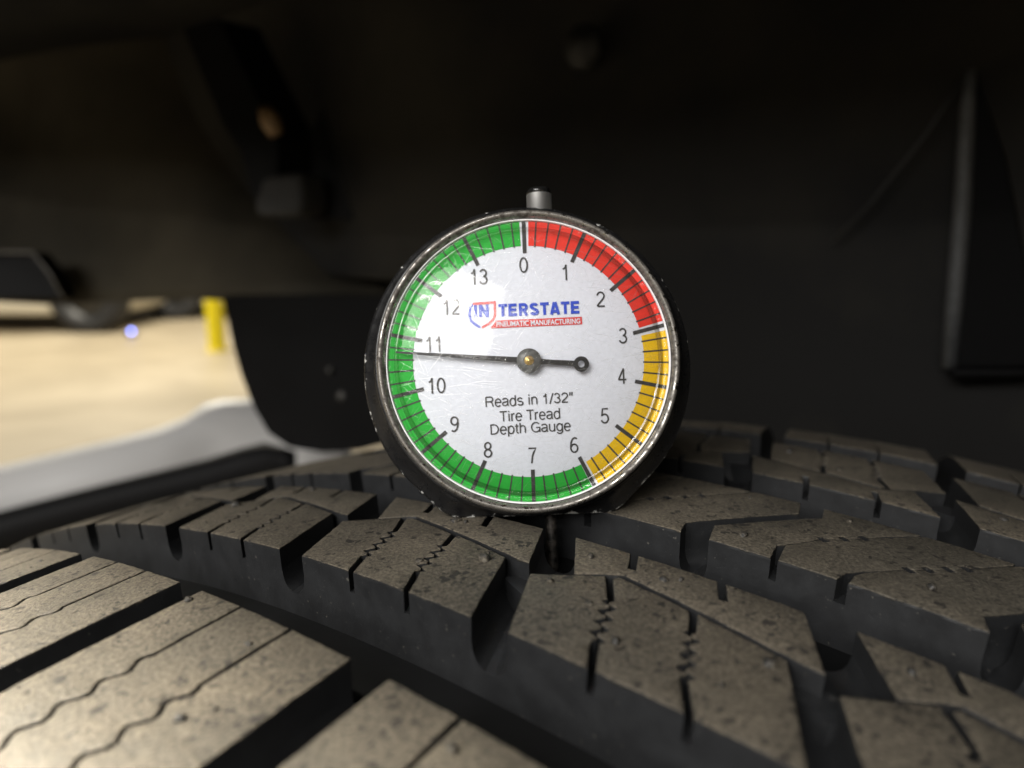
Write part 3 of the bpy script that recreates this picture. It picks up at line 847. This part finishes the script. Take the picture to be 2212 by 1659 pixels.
# roof of the arch, over the camera, ending at the fender lip
LIP, RR = -.138, .60
def roof():
    bm = bmesh.new(); m = 10; g = []
    path = [(q, RR) for q in (-1.3, -1.0, -.7, -.45, -.25)] + [(RR * math.sin(t), RR * math.cos(t)) for t in [1.3 * i / 24 for i in range(25)]]  # flat run on the left added to shade the front panel
    for q, zz in path:
        g.append([bm.verts.new(wpt(q, zz + .01 * math.sin(j * .8), LIP + (WI + .12 - LIP) * j / m)) for j in range(m + 1)])
    for i in range(len(path) - 1):
        for j in range(m): bm.faces.new((g[i][j], g[i + 1][j], g[i + 1][j + 1], g[i][j + 1]))
    bmesh.ops.recalc_face_normals(bm, faces=bm.faces[:])
    o = from_bm('arch_roof', bm, liner, M_LIN, smooth=True)
    md = o.modifiers.new('s', 'SOLIDIFY'); md.thickness = .003
    return o
def wy(px, py, d=.012):
    r = Vector(((px - CX) / FPX, 1, -(py - CY) / FPX)); return (A_.dot(CC) + WI - d) / A_.dot(r)
def aw(px, py, d=.012): return at(px, py, wy(px, py, d))
# right: upright moulded ridge, recess behind it and ledge under it
bm = bmesh.new(); tube(bm, [aw(2098, 150), aw(2090, 230), aw(2078, 450), aw(2062, 640), aw(2050, 795)], [.0014, .0025, .0029, .0029, .0025], 18)
from_bm('ridge', bm, liner, plain('ridge_lit_plastic', (.06, .062, .064), .55, nscale=300), smooth=True)  # paler than the liner: the ridge's highlight is put into its colour
bm = bmesh.new(); sheet(bm, [aw(2100, 150), aw(2165, 330), aw(2212, 560), aw(2240, 800), aw(2055, 800), aw(2080, 450)], .012, AH)
from_bm('recess_panel', bm, liner, M_BLK)
bm = bmesh.new(); sheet(bm, [aw(2048, 796, .02), aw(2240, 796, .02), aw(2240, 818, .02), aw(2046, 822, .02)], .02, AH); bevel(bm, .002)
from_bm('ledge', bm, liner, M_BLK)
bm = bmesh.new(); tube(bm, [aw(2092, 150), aw(2000, 290), aw(1880, 440), aw(1800, 520)], .0006, 8)
from_bm('seam', bm, liner, plain('seam_plastic', (.022, .022, .022), .5, nscale=100), smooth=True)
# push-pin fastener
def pin(px, py, Y):
    bm = bmesh.new(); lathe(bm, [(0, .006), (.004, .006), (.0055, .004), (.007, .003), (.0095, .0015), (.010, 0), (.010, -.004)], 32)
    mw = Matrix.Translation(at(px, py, Y)) @ (-AH).to_track_quat('Z', 'Y').to_matrix().to_4x4()
    for v in bm.verts: v.co = mw @ v.co
    return from_bm('push_pin', bm, liner, plain('pin_plastic', (.006, .006, .0055), .6, nscale=200), smooth=True)
pin(1258, 100, wy(1258, 100))

# suspension piece hanging at the back left
susp = empty('suspension_strut', at(600, 470, .50))
tag(susp, 'dark tapering metal suspension strut with a tan bolt, hanging inside the wheel arch', 'strut')
M_ST = plain('strut_paint', (.005, .005, .005), .6, nscale=30, spec=.1)
bm = bmesh.new(); sheet(bm, [at(395, 60, .47), at(470, 40, .47), at(600, 300, .47), at(598, 380, .47), at(572, 455, .47), at(548, 430, .47), at(520, 330, .47), at(480, 265, .47)], .03, AH)
from_bm('strut_arm', bm, susp, M_ST)
bm = bmesh.new(); sheet(bm, [at(568, 380, .468), at(648, 372, .468), at(656, 425, .468), at(648, 465, .468), at(560, 470, .468), at(545, 445, .468)], .02, AH); bevel(bm, .003)
from_bm('bracket', bm, susp, plain('bracket_dust', (.010, .009, .007), .7, nscale=40))
bm = bmesh.new(); tube(bm, [at(573, 238, .462), at(585, 262, .460), at(598, 292, .462)], [.0045, .0066, .0045], 12)
from_bm('bolt', bm, susp, plain('tan_bolt', (.16, .10, .045), .6, nscale=200), smooth=True)
bm = bmesh.new(); sheet(bm, [at(705, 210, .49), at(765, 250, .49), at(815, 480, .49), at(660, 470, .49), at(655, 330, .49)], .02, AH)
from_bm('backing_plate', bm, susp, M_ST)

# splash shield: rounded black flap hanging at the front of the wheel well
shield = empty('splash_shield', at(700, 975, .42))
tag(shield, 'black plastic splash shield with rounded lower edge hanging behind the tire', 'splash shield')
def flap():
    pts = [(480, 640), (492, 690), (503, 745), (522, 812), (548, 880), (580, 935), (625, 966), (700, 978), (780, 972), (860, 950), (960, 900), (980, 640)]
    bm = bmesh.new(); sheet(bm, [at(x, y, .46 - (x - 480) * .00014) for x, y in pts], .012, Vector((.3, 1, 0)))
    return from_bm('flap', bm, shield, M_BLK)
flap()
for px, py, r_ in ((740, 855, .0032), (715, 800, .002)):
    bm = bmesh.new(); lathe(bm, [(0, .003), (r_ * .7, .0028), (r_, .001), (r_, -.006)], 20)
    mw = Matrix.Translation(at(px, py, .424)) @ Vector((-.3, -1, .2)).to_track_quat('Z', 'Y').to_matrix().to_4x4()
    for v in bm.verts: v.co = mw @ v.co
    from_bm('rivet', bm, shield, plain('rivet_grey', (.028, .027, .024), .5, nscale=200), smooth=True)

# front liner panel at left, its lower edge level
front = empty('liner_panel', at(300, 655, .62))
tag(front, 'dusty dark liner panel, its colour lightened as if lit, with a level lower edge above the floor opening', 'liner panel')
M_FP = plain('dusty_lit_liner', (.030, .026, .018), .75, nscale=5, namt=.75, spec=.15)  # dusty brown, brighter than the liner: light on the panel put into colour
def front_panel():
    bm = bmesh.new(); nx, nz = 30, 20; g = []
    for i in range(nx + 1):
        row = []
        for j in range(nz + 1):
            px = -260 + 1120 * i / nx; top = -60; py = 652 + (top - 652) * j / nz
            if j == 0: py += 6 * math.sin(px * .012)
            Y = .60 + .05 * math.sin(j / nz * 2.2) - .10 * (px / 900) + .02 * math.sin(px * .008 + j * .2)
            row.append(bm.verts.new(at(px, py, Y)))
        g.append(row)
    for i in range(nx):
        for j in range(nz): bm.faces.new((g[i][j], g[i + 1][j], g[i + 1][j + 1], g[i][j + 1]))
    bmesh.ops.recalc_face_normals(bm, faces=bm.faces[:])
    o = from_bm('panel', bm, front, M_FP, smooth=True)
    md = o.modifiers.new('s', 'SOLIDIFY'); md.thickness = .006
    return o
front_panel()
bm = bmesh.new(); sheet(bm, [at(-200, 545, .56), at(70, 547, .56), at(105, 590, .56), at(135, 643, .56), at(-200, 643, .56)], .02, (0, 1, 0))
from_bm('corner_pad', bm, front, M_BLK)
bm = bmesh.new(); tube(bm, [at(-200, 543, .555), at(70, 545, .555), at(107, 590, .555), at(137, 643, .555)], .0012, 8)
from_bm('pad_lit_edge', bm, front, plain('pad_lit_rim', (.06, .055, .045), .5, nscale=60), smooth=True)  # lit rim of the pad, drawn as a paler strip
roof()

# white body panel beyond the tire with a black strip under it
wpan = empty('white_body_panel', at(250, 1100, .55))
tag(wpan, 'glossy white painted body panel, rounded, beyond the tire by the floor opening', 'body panel')
M_WP = plain('white_paint', (.37, .365, .36), .3, nscale=3, namt=.03)
def loft(name, secs, m, parent):
    bm = bmesh.new(); prev = None
    for sec in secs:
        ring = [bm.verts.new(p) for p in sec]
        if prev:
            for i in range(len(ring)): bm.faces.new((prev[i], prev[(i + 1) % len(ring)], ring[(i + 1) % len(ring)], ring[i]))
        else: bm.faces.new(ring[::-1])
        prev = ring
    bm.faces.new(prev); bmesh.ops.recalc_face_normals(bm, faces=bm.faces[:])
    return from_bm(name, bm, parent, m, smooth=True)
def wsec(px, yt, yb, Y):
    """section of the panel: rolled top edge from the back, face falling toward the camera"""
    h = yb - yt; P = []
    for fy, dY in ((.22, .05), (.06, .042), (0, .032), (.02, .02), (.12, .009), (.3, .002), (.6, -.003), (1.0, -.006), (1.25, -.004), (1.25, .05)):
        P.append(at(px, yt + h * fy, Y + dY))
    return P
loft('panel', [wsec(-260, 1060, 1180, .52), wsec(-100, 1030, 1140, .54), wsec(0, 1006, 1110, .555), wsec(120, 978, 1078, .57), wsec(240, 950, 1048, .585), wsec(340, 925, 1024, .60),
              wsec(400, 902, 1010, .61), wsec(440, 872, 1002, .62), wsec(480, 862, 995, .625), wsec(560, 860, 990, .635), wsec(640, 880, 1000, .64), wsec(760, 930, 1020, .645)], M_WP, wpan)
def bsec(px, yt, yb, Y):
    h = yb - yt
    return [at(px, yt, Y + .012), at(px, yt + h * .12, Y + .002), at(px, yt + h * .5, Y), at(px, yt + h, Y + .004), at(px, yt + h * 1.6, Y + .02), at(px, yt + h * 1.6, Y + .045), at(px, yt, Y + .03)]
loft('lower_strip', [bsec(-260, 1180, 1280, .47), bsec(-60, 1120, 1220, .48), bsec(60, 1088, 1180, .485), bsec(200, 1052, 1140, .49), bsec(330, 1020, 1110, .495), bsec(450, 990, 1080, .50), bsec(520, 968, 1060, .50), bsec(570, 955, 1045, .50), bsec(600, 962, 1040, .495), bsec(640, 975, 1035, .49)], M_BLK, wpan)

# ================================================================== SHOP FLOOR AND WHAT STANDS ON IT
def floor():
    m, nt, b = mat('concrete'); co = objco(nt)
    n = noise_(nt, co, .8, 6, .62, .5); n2 = noise_(nt, co, 60, 3)
    c = mix(nt, ramp(nt, n, .35, .68), (.27, .22, .145), (.50, .425, .305)); c = mix(nt, .12, c, ramp(nt, n2, .3, .7), 'MULTIPLY')
    L(nt, c, b.inputs['Base Color']); b.inputs['Roughness'].default_value = .45; bump(nt, b, n2, .1, .002)
    bm = bmesh.new(); bm.faces.new([bm.verts.new(p) for p in ((-14, -8, 0), (8, -8, 0), (8, 13, 0), (-14, 13, 0))])
    tag(from_bm('floor', bm, None, m), kind='structure')
    mw = plain('wall_paint', (.62, .58, .50), .7, nscale=2, namt=.06)
    bm = bmesh.new(); boxbm(bm, -14, 8, 12.8, 13, 0, 5); tag(from_bm('wall_back', bm, None, mw), kind='structure')
    bm = bmesh.new(); boxbm(bm, -14, 8, -7.2, -7, 0, 5); tag(from_bm('wall_front', bm, None, mw), kind='structure')
floor()
def ground(px, py):
    r = (M.to_3x3() @ Vector(((px - CX) / FPX, 1, -(py - CY) / FPX))); t = -CAM_H / r.z
    return Vector((0, 0, CAM_H)) + r * t
# bollard
bp = ground(470, 757); bol = empty('bollard', (bp.x, bp.y, 0))
tag(bol, 'yellow painted steel bollard standing on the concrete floor', 'bollard')
bm = bmesh.new(); lathe(bm, [(.064, 0), (.064, .98), (.06, 1.02), (.05, 1.06), (.025, 1.08), (0, 1.085)], 40)
for v in bm.verts: v.co += bp
from_bm('post', bm, bol, plain('yellow_paint', (.85, .70, .003), .4, nscale=6, namt=.06), smooth=True)
bm = bmesh.new(); lathe(bm, [(.0, .010), (.078, .010), (.082, .007), (.082, 0)], 40)
for v in bm.verts: v.co += bp
from_bm('base_plate', bm, bol, plain('yellow_plate', (.70, .55, .02), .5, nscale=6, namt=.1), smooth=True)
# parked car, far off: only its sill and wheels show under the liner
def car(px, py, end, label, body):
    """px: where the near front corner shows; end: +1 the car runs off to the left, -1 to the right"""
    cp = ground(px, py); ox, oy = cp.x - end * 2.25, cp.y + .86
    root = empty('parked_car', (ox, oy, 0)); tag(root, label, 'car', 'cars parked across the shop')
    prof = [(-2.2, .15), (-2.25, .5), (-2.1, .80), (-1.3, .92), (-.7, 1.38), (.7, 1.42), (1.5, .98), (2.1, .85), (2.25, .55), (2.2, .15)]
    bm = bmesh.new()
    A = [bm.verts.new((ox + x, oy - .85 + (.12 if z > 1 else 0), z)) for x, z in prof]; B = [bm.verts.new((ox + x, oy + .85 - (.12 if z > 1 else 0), z)) for x, z in prof]
    bm.faces.new(A); bm.faces.new(B[::-1])
    for i in range(len(prof)): bm.faces.new((A[i], B[i], B[(i + 1) % len(prof)], A[(i + 1) % len(prof)]))
    bmesh.ops.recalc_face_normals(bm, faces=bm.faces[:]); bevel(bm, .05, 3)
    from_bm('body', bm, root, plain('car_paint', body, .3, nscale=2, namt=.03))
    mt = plain('car_tyre', (.015, .015, .016), .7, nscale=20); mr = plain('car_rim', (.05, .05, .05), .4, .8, nscale=20)
    for sx in (-2.02, 2.02):
        for sy in (-.80, .80):
            mw = Matrix.Translation((ox + sx, oy + sy, .33)) @ Matrix.Rotation(math.radians(90), 4, 'X')
            bm = bmesh.new(); lathe(bm, [(.2, -.1), (.3, -.11), (.33, -.08), (.33, .08), (.3, .11), (.2, .1)], 40, closed=True)
            w_ = from_bm('tyre', bm, root, mt, mw, True)
            bm = bmesh.new(); lathe(bm, [(0, .07), (.06, .08), (.17, .05), (.205, .09), (.205, -.09), (0, -.06)], 32)
            from_bm('rim', bm, w_, mr, mw)
car(250, 719, 1, 'cream car parked across the shop with a dark wheel showing under the liner', (.60, .55, .44))
car(330, 690, -1, 'white car parked farther off behind the yellow bollard', (.75, .73, .68))
# small blue marker lamp on the floor
lp = ground(285, 727); lamp = empty('marker_lamp', lp)
tag(lamp, 'small glowing blue marker lamp on the concrete floor', 'lamp')
bm = bmesh.new(); lathe(bm, [(0, .03), (.035, .03), (.04, .02), (.04, 0)], 24)
for v in bm.verts: v.co += lp
from_bm('base', bm, lamp, M_BLK)
m_, nt_, b_ = mat('blue_glow'); b_.inputs['Base Color'].default_value = (.1, .12, .6, 1); b_.inputs['Emission Color'].default_value = (.25, .32, 1, 1); b_.inputs['Emission Strength'].default_value = 9
bm = bmesh.new(); bmesh.ops.create_uvsphere(bm, u_segments=16, v_segments=10, radius=.018)
for v in bm.verts: v.co += lp + Vector((0, 0, .045))
from_bm('bulb', bm, lamp, m_, smooth=True)
